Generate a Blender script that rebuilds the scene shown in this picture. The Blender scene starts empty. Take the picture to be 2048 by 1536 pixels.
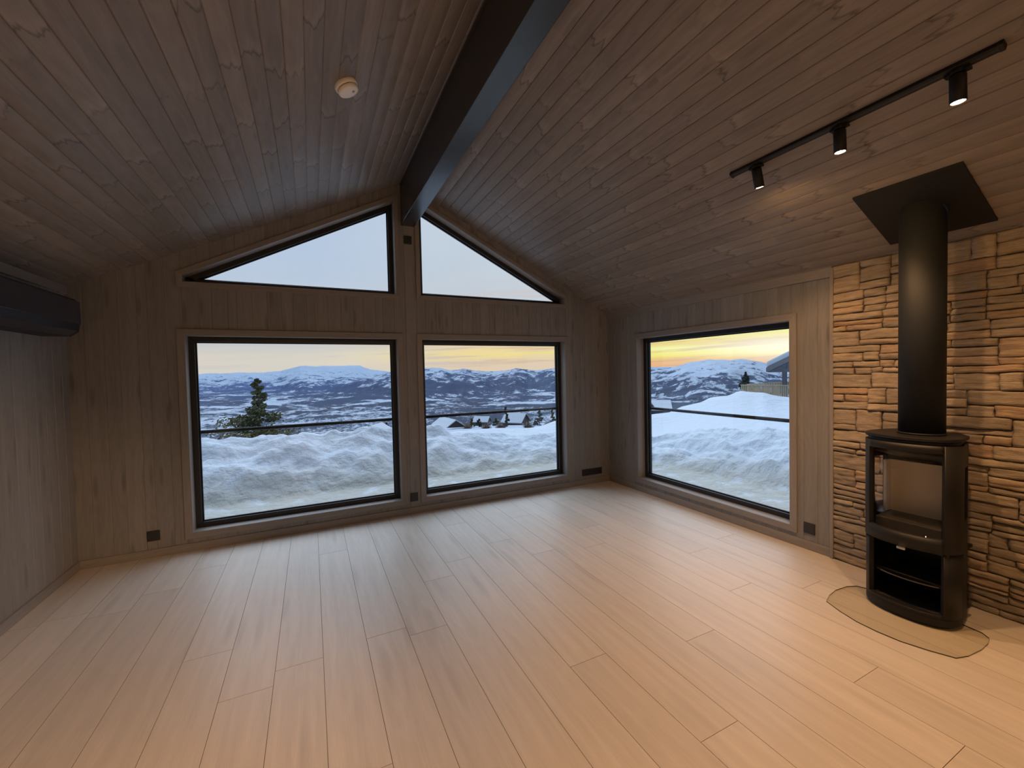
import bpy, bmesh, math, random
import numpy as np
from mathutils import Vector, Matrix, noise
R = math.radians
random.seed(7)
S = bpy.context.scene
C = S.collection

def lin(r, g, b):
    f = lambda c: (c / 255) / 12.92 if c / 255 <= .04045 else ((c / 255 + .055) / 1.055) ** 2.4
    return (f(r), f(g), f(b), 1)

# ------------------------------------------------------------------ camera
CAM = Vector((0, -4.466, 1.5))
cd = bpy.data.cameras.new('camera')
co = bpy.data.objects.new('camera', cd)
C.objects.link(co)
rt = Vector((0.89888659, -0.437626, -0.02205408))
up = Vector((0.03211395, 0.01559956, 0.99936247))
fw = Vector((0.43700296, 0.89902177, -0.02807614))
m = Matrix((rt, up, -fw)).transposed().to_4x4()
m.translation = CAM
co.matrix_world = m
cd.sensor_fit = 'HORIZONTAL'
cd.sensor_width = 36
cd.lens = 826.763 / 2048 * 36
cd.clip_start = .05
cd.clip_end = 30000
S.camera = co

# ------------------------------------------------------------------ colour management
vs = S.view_settings
vs.view_transform = 'Standard'
vs.look = 'None'
vs.gamma = 1
vs.exposure = 0.0
vs.use_curve_mapping = False
S.cycles.use_denoising = True
S.cycles.sample_clamp_indirect = 6
S.cycles.max_bounces = 10
S.cycles.transparent_max_bounces = 12

# ------------------------------------------------------------------ node helper
class NT:
    def __init__(s, nt):
        s.t = nt
    def n(s, typ, ins=None, **kw):
        nd = s.t.nodes.new('ShaderNode' + typ)
        for k, v in kw.items():
            setattr(nd, k, v)
        if ins:
            for k, v in ins.items():
                i = nd.inputs[k]
                if hasattr(v, 'is_output') or isinstance(v, bpy.types.NodeSocket):
                    s.t.links.new(v, i)
                elif isinstance(v, bpy.types.Node):
                    s.t.links.new(v.outputs[0], i)
                else:
                    i.default_value = v
        return nd
    def m(s, op, a, b=0.0, c=None):
        ins = {0: a, 1: b}
        if c is not None:
            ins[2] = c
        return s.n('Math', ins, operation=op).outputs[0]
    def ss(s, x, a, b, lo=0.0, hi=1.0):
        return s.n('MapRange', {0: x, 1: a, 2: b, 3: lo, 4: hi}, interpolation_type='SMOOTHSTEP').outputs[0]
    def mix(s, f, a, b, mode='MIX'):
        nd = s.n('Mix', None, data_type='RGBA', blend_type=mode)
        for idx, v in ((0, f), (6, a), (7, b)):
            if isinstance(v, bpy.types.NodeSocket):
                s.t.links.new(v, nd.inputs[idx])
            else:
                nd.inputs[idx].default_value = v
        return nd.outputs[2]
    def ramp(s, f, pts):
        nd = s.n('ValToRGB', {0: f})
        cr = nd.color_ramp
        while len(cr.elements) < len(pts):
            cr.elements.new(.5)
        for e, (p, c) in zip(cr.elements, pts):
            e.position = p
            e.color = c
        return nd.outputs[0]
    def comb(s, x, y, z):
        return s.n('CombineXYZ', {0: x, 1: y, 2: z}).outputs[0]

def new_mat(name):
    mt = bpy.data.materials.new(name)
    mt.use_nodes = True
    nt = mt.node_tree
    nt.nodes.clear()
    g = NT(nt)
    out = g.n('OutputMaterial')
    return mt, g, out

def princ(g, out, **kw):
    ins = {'Base Color': (.5, .5, .5, 1), 'Roughness': .5}
    ins.update({k.replace('_', ' '): v for k, v in kw.items()})
    b = g.n('BsdfPrincipled', ins)
    g.t.links.new(b.outputs[0], out.inputs[0])
    return b

# ------------------------------------------------------------------ sky
W = bpy.data.worlds.new('dusk_sky')
S.world = W
W.use_nodes = True
W.node_tree.nodes.clear()
g = NT(W.node_tree)
tc = g.n('TexCoord')
sp = g.n('SeparateXYZ', {0: tc.outputs['Generated']})
elev = g.m('MULTIPLY', g.m('ARCSINE', sp.outputs[2]), 57.2958)
azim = g.m('MULTIPLY', g.m('ARCTAN2', sp.outputs[0], sp.outputs[1]), 57.2958)
# drifting bands of cloud: noise stretched along the horizon, tilted a little
vecb = g.comb(g.m('MULTIPLY', azim, .035), g.m('ADD', g.m('MULTIPLY', elev, .55), g.m('MULTIPLY', azim, -.012)), 3.1)
band = g.n('TexNoise', {'Vector': vecb, 'Scale': 1.6, 'Detail': 4.0, 'Roughness': .5}).outputs[0]
vecs = g.comb(g.m('MULTIPLY', azim, .05), g.m('MULTIPLY', elev, .08), 8.0)
soft = g.n('TexNoise', {'Vector': vecs, 'Scale': 1.2, 'Detail': 3.0}).outputs[0]
e2 = g.m('ADD', elev, g.m('MULTIPLY', g.m('SUBTRACT', band, .5), 1.2))
ep = g.m('DIVIDE', g.m('ADD', e2, 2.0), 32.0)
def EP(e):
    return (e + 2) / 32
cool = g.ramp(ep, [(0, lin(222, 214, 205)), (EP(.8), lin(224, 216, 206)), (EP(1.9), lin(228, 218, 206)), (EP(2.9), lin(222, 215, 206)),
                   (EP(4.2), lin(202, 205, 210)), (EP(8), lin(198, 208, 224)), (EP(14), lin(190, 206, 231)), (EP(24), lin(186, 203, 232)), (1, lin(188, 205, 232))])
mid = g.ramp(ep, [(0, lin(236, 212, 186)), (EP(.9), lin(236, 212, 186)), (EP(1.6), lin(240, 216, 182)), (EP(2.5), lin(254, 230, 158)), (EP(3.2), lin(250, 224, 170)),
                  (EP(4.4), lin(236, 210, 188)), (EP(8), lin(212, 214, 222)), (EP(14), lin(206, 216, 228)), (EP(24), lin(200, 213, 232))])
warm = g.ramp(ep, [(0, lin(246, 186, 140)), (EP(.7), lin(247, 188, 140)), (EP(1.3), lin(250, 205, 125)), (EP(1.8), lin(255, 244, 130)), (EP(2.6), lin(255, 255, 170)), (EP(3.2), lin(250, 222, 140)),
                   (EP(4.0), lin(255, 248, 150)), (EP(5.2), lin(250, 226, 150)), (EP(6.5), lin(232, 200, 168)), (EP(14), lin(212, 212, 216)), (EP(24), lin(200, 212, 230))])
c1 = g.mix(g.ss(azim, -1, 22), cool, mid)
c2 = g.mix(g.ss(azim, 30, 46), c1, warm)
# long thin streaks of darker cloud
vecst = g.comb(g.m('MULTIPLY', azim, .045), g.m('ADD', g.m('MULTIPLY', elev, 1.15), g.m('MULTIPLY', azim, -.028)), 5.7)
st_ = g.n('TexNoise', {'Vector': vecst, 'Scale': 1.3, 'Detail': 5.0, 'Roughness': .55, 'Distortion': .3}).outputs[0]
stf = g.m('MULTIPLY', g.ss(st_, .50, .62), g.ss(elev, 14, 5))
stc = g.mix(g.ss(azim, 5, 40), lin(212, 204, 206), lin(224, 184, 150))
c2 = g.mix(g.m('MULTIPLY', stf, g.ss(azim, -10, 45, .45, .85)), c2, stc)
# faint structure of the high cloud
c2 = g.mix(1.0, c2, g.n('CombineColor', {0: g.ss(soft, .2, .8, .95, 1.05), 1: g.ss(soft, .2, .8, .96, 1.04), 2: g.ss(soft, .2, .8, .98, 1.02)}).outputs[0], 'MULTIPLY')
# bright patch of cloud over the place where the sun has gone
da = g.m('DIVIDE', g.m('SUBTRACT', azim, 60), 9.0)
de = g.m('DIVIDE', g.m('SUBTRACT', elev, 2.4), 1.5)
gl = g.m('EXPONENT', g.m('MULTIPLY', g.m('ADD', g.m('MULTIPLY', da, da), g.m('MULTIPLY', de, de)), -1.0))
c2 = g.mix(g.m('MULTIPLY', gl, .8), c2, (1.25, 1.2, 1.0, 1))
# high band of sky brightened to light the room; behind and overhead dimmed
hi = g.ss(elev, 22, 38)
zen = g.mix(hi, c2, (2.9, 3.4, 4.15, 1))
back = g.ss(g.m('ABSOLUTE', g.m('SUBTRACT', azim, 18)), 58, 95)
zen = g.mix(g.m('MULTIPLY', back, .95), zen, (.25, .33, .45, 1))
zen = g.mix(g.ss(elev, 56, 72), zen, (.5, .62, .8, 1))
below = g.ss(elev, -3, -.5)
zen = g.mix(below, (.35, .42, .52, 1), zen)
bg = g.n('Background', {0: zen, 1: 1.0})
g.t.links.new(bg.outputs[0], g.n('OutputWorld').inputs[0])

# ------------------------------------------------------------------ materials
def plain(name, col, rough=.5, metal=0.0, spec=.5, bump=None):
    mt, g, out = new_mat(name)
    b = princ(g, out, Base_Color=col, Roughness=rough, Metallic=metal)
    b.inputs['Specular IOR Level'].default_value = spec
    if bump:
        sc_, st = bump
        t = g.n('TexCoord')
        nz = g.n('TexNoise', {'Vector': t.outputs['Object'], 'Scale': sc_, 'Detail': 3.0})
        bp_ = g.n('Bump', {'Height': nz.outputs[0], 'Strength': st, 'Distance': .002})
        g.t.links.new(bp_.outputs[0], b.inputs['Normal'])
    return mt

def timber(name, base, grain=.35, knot=.5, rough=.5, var=.25, spec=.4, kscale=(3.0, 9.0), bump=.15, ringw=.2, arcs=0.0):
    """boards: UV = metres along / across, face attribute rnd tells the boards apart"""
    mt, g, out = new_mat(name)
    uv = g.n('UVMap').outputs[0]
    s_ = g.n('SeparateXYZ', {0: uv})
    rn = g.n('Attribute', attribute_name='rnd').outputs['Fac']
    u = g.m('ADD', s_.outputs[0], g.m('MULTIPLY', rn, 53.0))
    v = g.m('ADD', s_.outputs[1], g.m('MULTIPLY', rn, 17.0))
    # knots and the growth rings that run round them
    warp = g.n('TexNoise', {'Vector': g.comb(g.m('MULTIPLY', u, 1.5), g.m('MULTIPLY', v, 6.0), 0), 'Scale': 1.0, 'Detail': 2.0})
    kv = g.comb(g.m('MULTIPLY', u, kscale[0]), g.m('MULTIPLY', v, kscale[1]), 0)
    vo = g.n('TexVoronoi', {'Vector': kv, 'Scale': 1.0, 'Randomness': 1.0}, voronoi_dimensions='2D')
    d = vo.outputs['Distance']
    dw = g.m('ADD', d, g.m('MULTIPLY', warp.outputs[0], .9))
    rings = g.m('SINE', g.m('MULTIPLY', dw, 30.0))
    rings = g.m('MULTIPLY', g.m('ADD', rings, 1.0), .5)
    kn = g.ss(d, .03, .16, 1.0, 0.0)
    fine = g.n('TexNoise', {'Vector': g.comb(g.m('MULTIPLY', u, 5.0), g.m('MULTIPLY', v, 260.0), 0), 'Scale': 1.0, 'Detail': 4.0, 'Roughness': .6}).outputs[0]
    brd = g.n('TexNoise', {'Vector': g.comb(g.m('MULTIPLY', u, 1.1), g.m('MULTIPLY', v, 22.0), 3.0), 'Scale': 1.0, 'Detail': 3.0}).outputs[0]
    k = g.m('ADD', 1.0 - grain * .5, g.m('MULTIPLY', fine, grain))
    k = g.m('MULTIPLY', k, g.m('ADD', 1.0 - grain * .6, g.m('MULTIPLY', brd, grain * 1.2)))
    k = g.m('MULTIPLY', k, g.m('SUBTRACT', 1.0, g.m('MULTIPLY', rings, grain * ringw)))
    k = g.m('MULTIPLY', k, g.m('SUBTRACT', 1.0, g.m('MULTIPLY', kn, knot)))
    k = g.m('MULTIPLY', k, g.m('ADD', 1.0 - var * .5, g.m('MULTIPLY', rn, var)))
    if arcs:
        # wavy marks across the board where a whorl of knots grew
        wv = g.n('TexNoise', {'Vector': g.comb(g.m('MULTIPLY', u, 2.2), g.m('MULTIPLY', v, 24.0), 9.0), 'Scale': 1.0, 'Detail': 2.0}).outputs[0]
        ph_ = g.m('FRACT', g.m('ADD', g.m('MULTIPLY', u, 2.1), g.m('MULTIPLY', wv, .55)))
        on = g.ss(g.n('TexNoise', {'Vector': g.comb(g.m('MULTIPLY', u, 1.7), g.m('MULTIPLY', rn, 40.0), 2.0), 'Scale': 1.0}).outputs[0], .44, .56)
        ln2 = g.m('MULTIPLY', g.m('MULTIPLY', g.ss(ph_, .0, .02), g.ss(ph_, .07, .02)), on)
        lt2 = g.m('MULTIPLY', g.m('MULTIPLY', g.ss(ph_, .05, .09), g.ss(ph_, .30, .08)), on)
        k = g.m('MULTIPLY', k, g.m('ADD', g.m('SUBTRACT', 1.0, g.m('MULTIPLY', ln2, arcs)), g.m('MULTIPLY', lt2, arcs * .45)))
    vm = g.n('VectorMath', {0: base[:3], 'Scale': k}, operation='SCALE')
    b = princ(g, out, Base_Color=vm.outputs[0], Roughness=rough)
    b.inputs['Specular IOR Level'].default_value = spec
    h = g.m('ADD', fine, g.m('MULTIPLY', rings, .15))
    bp_ = g.n('Bump', {'Height': h, 'Strength': bump, 'Distance': .001})
    g.t.links.new(bp_.outputs[0], b.inputs['Normal'])
    return mt

M = {}
M['ceiling'] = timber('stained_ceiling_boards', (.235, .205, .184), grain=.42, knot=.14, rough=.42, var=.22, kscale=(1.3, 7.0), ringw=.18, arcs=.42)
M['wall'] = timber('stained_wall_boards', (.262, .26, .258), grain=.35, knot=.25, rough=.5, var=.15, kscale=(1.2, 7.0))
M['trim'] = timber('stained_trim', (.28, .262, .25), grain=.3, knot=.1, rough=.42, var=.05, kscale=(.8, 7.0))
M['floor'] = timber('pale_oak_floor', (.63, .58, .52), grain=.24, knot=.12, rough=.38, var=.10, spec=.5, kscale=(.6, 4.6), bump=.05, ringw=.12)
M['black_frame'] = plain('black_window_frame', (.018, .02, .024, 1), .35)
M['beam'] = plain('black_beam_paint', (.016, .02, .026, 1), .27, spec=.9, bump=(6, .3))
M['black_metal'] = plain('black_metal', (.011, .011, .012, 1), .5, spec=.3, bump=(300, .1))
M['stove'] = plain('stove_black', (.012, .012, .0135, 1), .5, spec=.32, bump=(500, .15))
M['pipe'] = plain('flue_black', (.014, .017, .021, 1), .58, spec=.25)
M['cast'] = plain('cast_iron', (.035, .033, .033, 1), .6, bump=(200, .4))
M['socket'] = plain('socket_black', (.022, .022, .026, 1), .4)
M['socket_in'] = plain('socket_inset', (.035, .035, .04, 1), .3)
M['white_plastic'] = plain('white_plastic', (.85, .84, .84, 1), .45)
M['grey_plastic'] = plain('grey_plastic', (.35, .33, .32, 1), .5)
M['gloss_dark'] = plain('heat_pump_gloss', (.03, .035, .05, 1), .18, spec=.6)
M['dark_plastic'] = plain('heat_pump_dark', (.012, .012, .015, 1), .5)
M['liner'] = plain('firebox_liner', (.85, .79, .70, 1), .8, bump=(60, .5))
M['steel'] = plain('brushed_steel', (.5, .5, .5, 1), .3, 1.0)
M['shelf'] = plain('shelf_gloss', (.03, .03, .03, 1), .05, spec=1.0)

def glass_mat(name, tint, refl=1.0, rough=0.0):
    mt, g, out = new_mat(name)
    tr = g.n('BsdfTransparent', {0: tint})
    gs = g.n('BsdfGlossy', {0: (.9, .95, 1, 1), 'Roughness': rough})
    fc = g.n('LayerWeight', {'Blend': .5}).outputs['Facing']
    fr = g.m('ADD', .035, g.m('MULTIPLY', g.m('POWER', fc, 5.0), .9))
    mx = g.n('MixShader', {0: g.m('MULTIPLY', fr, refl), 1: tr.outputs[0], 2: gs.outputs[0]})
    g.t.links.new(mx.outputs[0], out.inputs[0])
    return mt
M['glass'] = glass_mat('window_glass', (.97, .985, .98, 1), .8)
M['stove_glass'] = glass_mat('stove_glass', (.96, .95, .93, 1), .55)
mt, g, out = new_mat('hearth_glass')
_tr = g.n('BsdfTransparent', {0: (.90, .89, .83, 1)})
_gs = g.n('BsdfGlossy', {0: (.9, .95, 1, 1), 'Roughness': .03})
_fr = g.m('ADD', .03, g.m('MULTIPLY', g.m('POWER', g.n('LayerWeight', {'Blend': .5}).outputs['Facing'], 5.0), .7))
_mx = g.n('MixShader', {0: _fr, 1: _tr.outputs[0], 2: _gs.outputs[0]})
g.t.links.new(_mx.outputs[0], out.inputs[0])
M['hearth_glass'] = mt
M['glass_edge'] = plain('hearth_glass_edge', (.05, .045, .02, 1), .2)

mt, g, out = new_mat('lamp_lens')
em = g.n('Emission', {0: (1, .55, .2, 1), 1: 700.0})
g.t.links.new(em.outputs[0], out.inputs[0])
M['lens'] = mt

# ledge stone
mt, g, out = new_mat('ledge_stone')
rn = g.n('Attribute', attribute_name='rnd').outputs['Fac']
t = g.n('TexCoord').outputs['Object']
mp = g.n('Mapping', {'Vector': t, 'Scale': (3, 3, 22)})
n1 = g.n('TexNoise', {'Vector': mp.outputs[0], 'Scale': 3.0, 'Detail': 6.0, 'Roughness': .65}).outputs[0]
n2 = g.n('TexNoise', {'Vector': t, 'Scale': 5.0, 'Detail': 4.0}).outputs[0]
base = g.ramp(rn, [(0, (.37, .31, .25, 1)), (.3, (.47, .395, .31, 1)), (.55, (.40, .345, .28, 1)), (.75, (.50, .415, .315, 1)), (.9, (.46, .335, .235, 1)), (1, (.53, .43, .31, 1))])
base = g.mix(g.ss(n2, .35, .7, 0, .4), base, (.30, .26, .22, 1))
sc_ = g.n('VectorMath', {0: base, 'Scale': g.ss(n1, .25, .75, .72, 1.2)}, operation='SCALE')
b = princ(g, out, Base_Color=sc_.outputs[0], Roughness=.85)
b.inputs['Specular IOR Level'].default_value = .25
mp2 = g.n('Mapping', {'Vector': t, 'Scale': (6, 6, 60)})
n3 = g.n('TexNoise', {'Vector': mp2.outputs[0], 'Scale': 2.2, 'Detail': 5.0, 'Roughness': .7, 'Distortion': .5}).outputs[0]
n4 = g.n('TexNoise', {'Vector': t, 'Scale': 38.0, 'Detail': 4.0, 'Roughness': .6}).outputs[0]
bp_ = g.n('Bump', {'Height': g.m('ADD', g.m('MULTIPLY', n3, 1.0), g.m('MULTIPLY', n4, .55)), 'Strength': 1.0, 'Distance': .012})
g.t.links.new(bp_.outputs[0], b.inputs['Normal'])
M['stone'] = mt
M['mortar'] = plain('stone_joint', (.09, .075, .06, 1), .95)

# snow
def snow_mat(name, col, sc1=2.0, sc2=9.0, st=.6, dist=.12, dirt=None):
    mt, g, out = new_mat(name)
    t = g.n('TexCoord').outputs['Object']
    n1 = g.n('TexNoise', {'Vector': t, 'Scale': sc1, 'Detail': 5.0, 'Roughness': .55}).outputs[0]
    n2 = g.n('TexNoise', {'Vector': t, 'Scale': sc2, 'Detail': 3.0}).outputs[0]
    colr = col
    if dirt:
        at = g.n('Attribute', attribute_name='dirt').outputs['Fac']
        f = g.m('MULTIPLY', at, g.ss(n1, .22, .5))
        colr = g.mix(f, col, dirt)
    b = princ(g, out, Base_Color=colr, Roughness=.8)
    b.inputs['Specular IOR Level'].default_value = .2
    h = g.m('ADD', n1, g.m('MULTIPLY', n2, .25))
    bp_ = g.n('Bump', {'Height': h, 'Strength': st, 'Distance': dist})
    g.t.links.new(bp_.outputs[0], b.inputs['Normal'])
    return mt
M['snow'] = snow_mat('snow_bank', (.55, .61, .69, 1), dirt=(.38, .365, .31, 1), sc1=3.2, sc2=11, st=.75, dist=.12)
M['roof_snow'] = snow_mat('roof_snow', (.52, .57, .65, 1), st=.2)

# far valley and mountains
mt, g, out = new_mat('valley_and_mountains')
t = g.n('TexCoord').outputs['Object']
z = g.n('SeparateXYZ', {0: t}).outputs[2]
big = g.n('TexNoise', {'Vector': t, 'Scale': .0030, 'Detail': 9.0, 'Roughness': .68, 'Distortion': .6}).outputs[0]
fin = g.n('TexNoise', {'Vector': t, 'Scale': .011, 'Detail': 6.0, 'Roughness': .75}).outputs[0]
dotn = g.n('TexNoise', {'Vector': t, 'Scale': .06, 'Detail': 3.0, 'Roughness': .8}).outputs[0]
at = g.n('Attribute', attribute_name='snowy').outputs['Fac']
near = g.n('Attribute', attribute_name='near').outputs['Fac']
tex = g.m('ADD', g.m('MULTIPLY', big, .55), g.m('MULTIPLY', fin, .45))
tex = g.m('ADD', g.m('MULTIPLY', tex, g.m('SUBTRACT', 1.0, g.m('MULTIPLY', near, .55))), g.m('MULTIPLY', g.m('MULTIPLY', dotn, near), .55))
thr = g.m('SUBTRACT', .63, g.m('MULTIPLY', at, .26))
mask = g.n('MapRange', {0: g.m('SUBTRACT', tex, thr), 1: -.015, 2: .03}).outputs[0]
fcol_haze = g.mix(g.n('Attribute', attribute_name='far').outputs['Fac'], (.075, .088, .125, 1), (.09, .13, .25, 1))  # bluer with distance: aerial haze put into forest and snow colours
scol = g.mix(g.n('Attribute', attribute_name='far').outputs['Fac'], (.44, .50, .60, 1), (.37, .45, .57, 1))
colr = g.mix(mask, fcol_haze, scol)
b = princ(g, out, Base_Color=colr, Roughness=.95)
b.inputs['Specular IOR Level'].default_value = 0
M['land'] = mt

M['needle'] = plain('pine_needles', (.10, .105, .045, 1), .8)
M['needle_dark'] = plain('spruce_needles', (.04, .055, .045, 1), .8)
M['twig'] = plain('brown_twigs', (.20, .15, .11, 1), .9)
M['bark'] = plain('bark', (.11, .08, .06, 1), .9)
M['cabin'] = plain('dark_cabin_boards', (.085, .065, .06, 1), .8)
M['cabin_grey'] = plain('grey_cabin_boards', (.15, .15, .17, 1), .8)
M['deck'] = plain('fresh_deck_wood', (.42, .34, .22, 1), .7)
M['pane_dark'] = plain('dark_pane', (.25, .3, .36, 1), .1)
M['white_paint'] = plain('white_window_trim', (.7, .7, .7, 1), .6)
M['rock'] = plain('bare_rock', (.16, .14, .12, 1), .9, bump=(5, 1))

# ------------------------------------------------------------------ mesh helpers
def link(name, me, mats=None, parent=None, loc=None):
    o = bpy.data.objects.new(name, me)
    C.objects.link(o)
    for x in (mats or []):
        me.materials.append(x)
    if parent:
        o.parent = parent
    if loc is not None:
        o.location = loc
    return o

def tag(o, label=None, cat=None, group=None, kind=None):
    if label: o['label'] = label
    if cat: o['category'] = cat
    if group: o['group'] = group
    if kind: o['kind'] = kind
    return o

def empty(name, loc=(0, 0, 0), rot=(0, 0, 0)):
    o = bpy.data.objects.new(name, None)
    C.objects.link(o)
    o.empty_display_size = .1
    o.location = loc
    o.rotation_euler = rot
    return o

def smooth(me, on=True):
    me.polygons.foreach_set('use_smooth', [on] * len(me.polygons))

class MB:
    """collects simple shapes into ONE mesh; uv = metres along the longest side"""
    def __init__(s):
        s.bm = bmesh.new()
        s.uv = s.bm.loops.layers.uv.new('UVMap')
        s.rn = s.bm.faces.layers.float.new('rnd')
    def poly(s, pts, uvs=None, rnd=.5, mi=0, sm=False):
        vs_ = [s.bm.verts.new(p) for p in pts]
        f = s.bm.faces.new(vs_)
        f[s.rn] = rnd
        f.material_index = mi
        f.smooth = sm
        if uvs:
            for l, q in zip(f.loops, uvs):
                l[s.uv].uv = q
        return f
    def hexa(s, c, rnd=.5, mi=0, along=None):
        """c: 8 corners, bottom ring then top ring"""
        c = [Vector(p) for p in c]
        ax = [(c[1] - c[0]).length, (c[3] - c[0]).length, (c[4] - c[0]).length]
        a = along if along is not None else ax.index(max(ax))
        d = [(c[1] - c[0]), (c[3] - c[0]), (c[4] - c[0])][a].normalized()
        v = [s.bm.verts.new(p) for p in c]
        for idx in ((3, 2, 1, 0), (4, 5, 6, 7), (0, 1, 5, 4), (1, 2, 6, 5), (2, 3, 7, 6), (3, 0, 4, 7)):
            f = s.bm.faces.new([v[i] for i in idx])
            f[s.rn] = rnd
            f.material_index = mi
            n = (c[idx[1]] - c[idx[0]]).cross(c[idx[2]] - c[idx[1]]).normalized()
            w = d.cross(n)
            for l, i in zip(f.loops, idx):
                q = c[i]
                l[s.uv].uv = (q.dot(d), q.dot(w))
    def box(s, a, b, rnd=.5, mi=0, along=None, M_=None):
        x0, y0, z0 = a
        x1, y1, z1 = b
        c = [(x0, y0, z0), (x1, y0, z0), (x1, y1, z0), (x0, y1, z0), (x0, y0, z1), (x1, y0, z1), (x1, y1, z1), (x0, y1, z1)]
        if M_ is not None:
            c = [M_ @ Vector(p) for p in c]
        s.hexa(c, rnd, mi, along)
    def prism(s, pts, vec, rnd=.5, mi=0, sm=False):
        vec = Vector(vec)
        pts = [Vector(p) for p in pts]
        n = len(pts)
        a = [s.bm.verts.new(p) for p in pts]
        b = [s.bm.verts.new(p + vec) for p in pts]
        fs = [s.bm.faces.new(a[::-1]), s.bm.faces.new(b)]
        for i in range(n):
            f = s.bm.faces.new((a[i], a[(i + 1) % n], b[(i + 1) % n], b[i]))
            f.smooth = sm
            fs.append(f)
        for f in fs:
            f[s.rn] = rnd
            f.material_index = mi
        return fs
    def tube(s, p0, p1, r0, r1=None, n=24, caps=True, mi=0):
        r1 = r0 if r1 is None else r1
        p0, p1 = Vector(p0), Vector(p1)
        d = (p1 - p0).normalized()
        u = d.orthogonal().normalized()
        w = d.cross(u)
        ra = [s.bm.verts.new(p0 + (u * math.cos(t) + w * math.sin(t)) * r0) for t in [2 * math.pi * i / n for i in range(n)]]
        rb = [s.bm.verts.new(p1 + (u * math.cos(t) + w * math.sin(t)) * r1) for t in [2 * math.pi * i / n for i in range(n)]]
        for i in range(n):
            f = s.bm.faces.new((ra[i], ra[(i + 1) % n], rb[(i + 1) % n], rb[i]))
            f.smooth = True
            f.material_index = mi
        if caps:
            f = s.bm.faces.new(ra[::-1]); f.material_index = mi
            f = s.bm.faces.new(rb); f.material_index = mi
    def lathe(s, prof, M_=None, n=40, mi=0):
        """prof: list of (r, z), M_ places it"""
        M_ = M_ or Matrix()
        rings = []
        for r, z_ in prof:
            if r < 1e-6:
                rings.append([s.bm.verts.new(M_ @ Vector((0, 0, z_)))])
            else:
                rings.append([s.bm.verts.new(M_ @ Vector((r * math.cos(2 * math.pi * i / n), r * math.sin(2 * math.pi * i / n), z_))) for i in range(n)])
        for a, b in zip(rings, rings[1:]):
            for i in range(n):
                q = [a[i % len(a)], a[(i + 1) % len(a)], b[(i + 1) % len(b)], b[i % len(b)]]
                q2 = []
                for x in q:
                    if x not in q2:
                        q2.append(x)
                if len(q2) > 2:
                    f = s.bm.faces.new(q2)
                    f.smooth = True
                    f.material_index = mi
    def build(s, name, mats, parent=None, bevel=0.0, autos=None):
        bmesh.ops.recalc_face_normals(s.bm, faces=s.bm.faces[:])
        me = bpy.data.meshes.new(name)
        s.bm.to_mesh(me)
        s.bm.free()
        o = link(name, me, mats if isinstance(mats, list) else [mats], parent)
        if bevel:
            md = o.modifiers.new('bevel', 'BEVEL')
            md.width = bevel
            md.segments = 2
            md.limit_method = 'ANGLE'
            md.angle_limit = R(40)
        return o

# ------------------------------------------------------------------ dimensions of the room
XL, XR = -1.717, 3.62
YB = -9.2
XM = .9515
ZE = 2.25
SL = .48
ZR = ZE + SL * (XR - XM)
def zc(x):
    return ZR - SL * abs(x - XM)
DEP = .10        # depth of the linings
FW = .045        # width of the black frames

def boards(name, mat, strips, O, U, V, N, groove=.004, depth=.004, parent=None, arch=0.0):
    """strips: (board id, v0, v1, chamfer0, chamfer1, [u-start at v0, at v1], [u-end at v0, at v1])
       a board runs along U; V is across; N points into the room"""
    mb = MB()
    O, U, V, N = Vector(O), Vector(U), Vector(V), Vector(N)
    rr = {}
    for bid, v0, v1, c0, c1, us, ue in strips:
        rnd = rr.setdefault(bid, random.random())
        cuts = [(v0, -depth if c0 else 0)]
        if c0: cuts.append((v0 + groove, 0))
        if arch:
            va, vb = v0 + (groove if c0 else 0), v1 - (groove if c1 else 0)
            if not c0: cuts[-1] = (v0, 0)
            for q in range(1, 7):
                t_ = q / 7
                cuts.append((va + (vb - va) * t_, arch * 4 * t_ * (1 - t_)))
        if c1: cuts.append((v1 - groove, 0))
        cuts.append((v1, -depth if c1 else 0))
        for (a, da_), (b, db_) in zip(cuts, cuts[1:]):
            if b - a < 1e-6: continue
            fa = (a - v0) / (v1 - v0); fb = (b - v0) / (v1 - v0)
            ua, ub = us[0] + (us[1] - us[0]) * fa, us[0] + (us[1] - us[0]) * fb
            ea, eb = ue[0] + (ue[1] - ue[0]) * fa, ue[0] + (ue[1] - ue[0]) * fb
            if ea - ua < 1e-5 and eb - ub < 1e-5: continue
            P = lambda u_, v_, d_: O + U * u_ + V * v_ + N * d_
            mb.poly([P(ua, a, da_), P(ub, b, db_), P(eb, b, db_), P(ea, a, da_)], [(ua, a), (ub, b), (eb, b), (ea, a)], rnd)
    bm = mb.bm
    me = bpy.data.meshes.new(name)
    if arch:
        bmesh.ops.remove_doubles(bm, verts=bm.verts[:], dist=2e-5)
        for f in bm.faces: f.smooth = True
    bm.normal_update()
    # make every face look into the room
    for f in bm.faces:
        if f.normal.dot(N) < 0:
            f.normal_flip()
    bm.to_mesh(me); bm.free()
    if arch: me.set_sharp_from_angle(angle=R(25))
    return link(name, me, [mat], parent)

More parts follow.
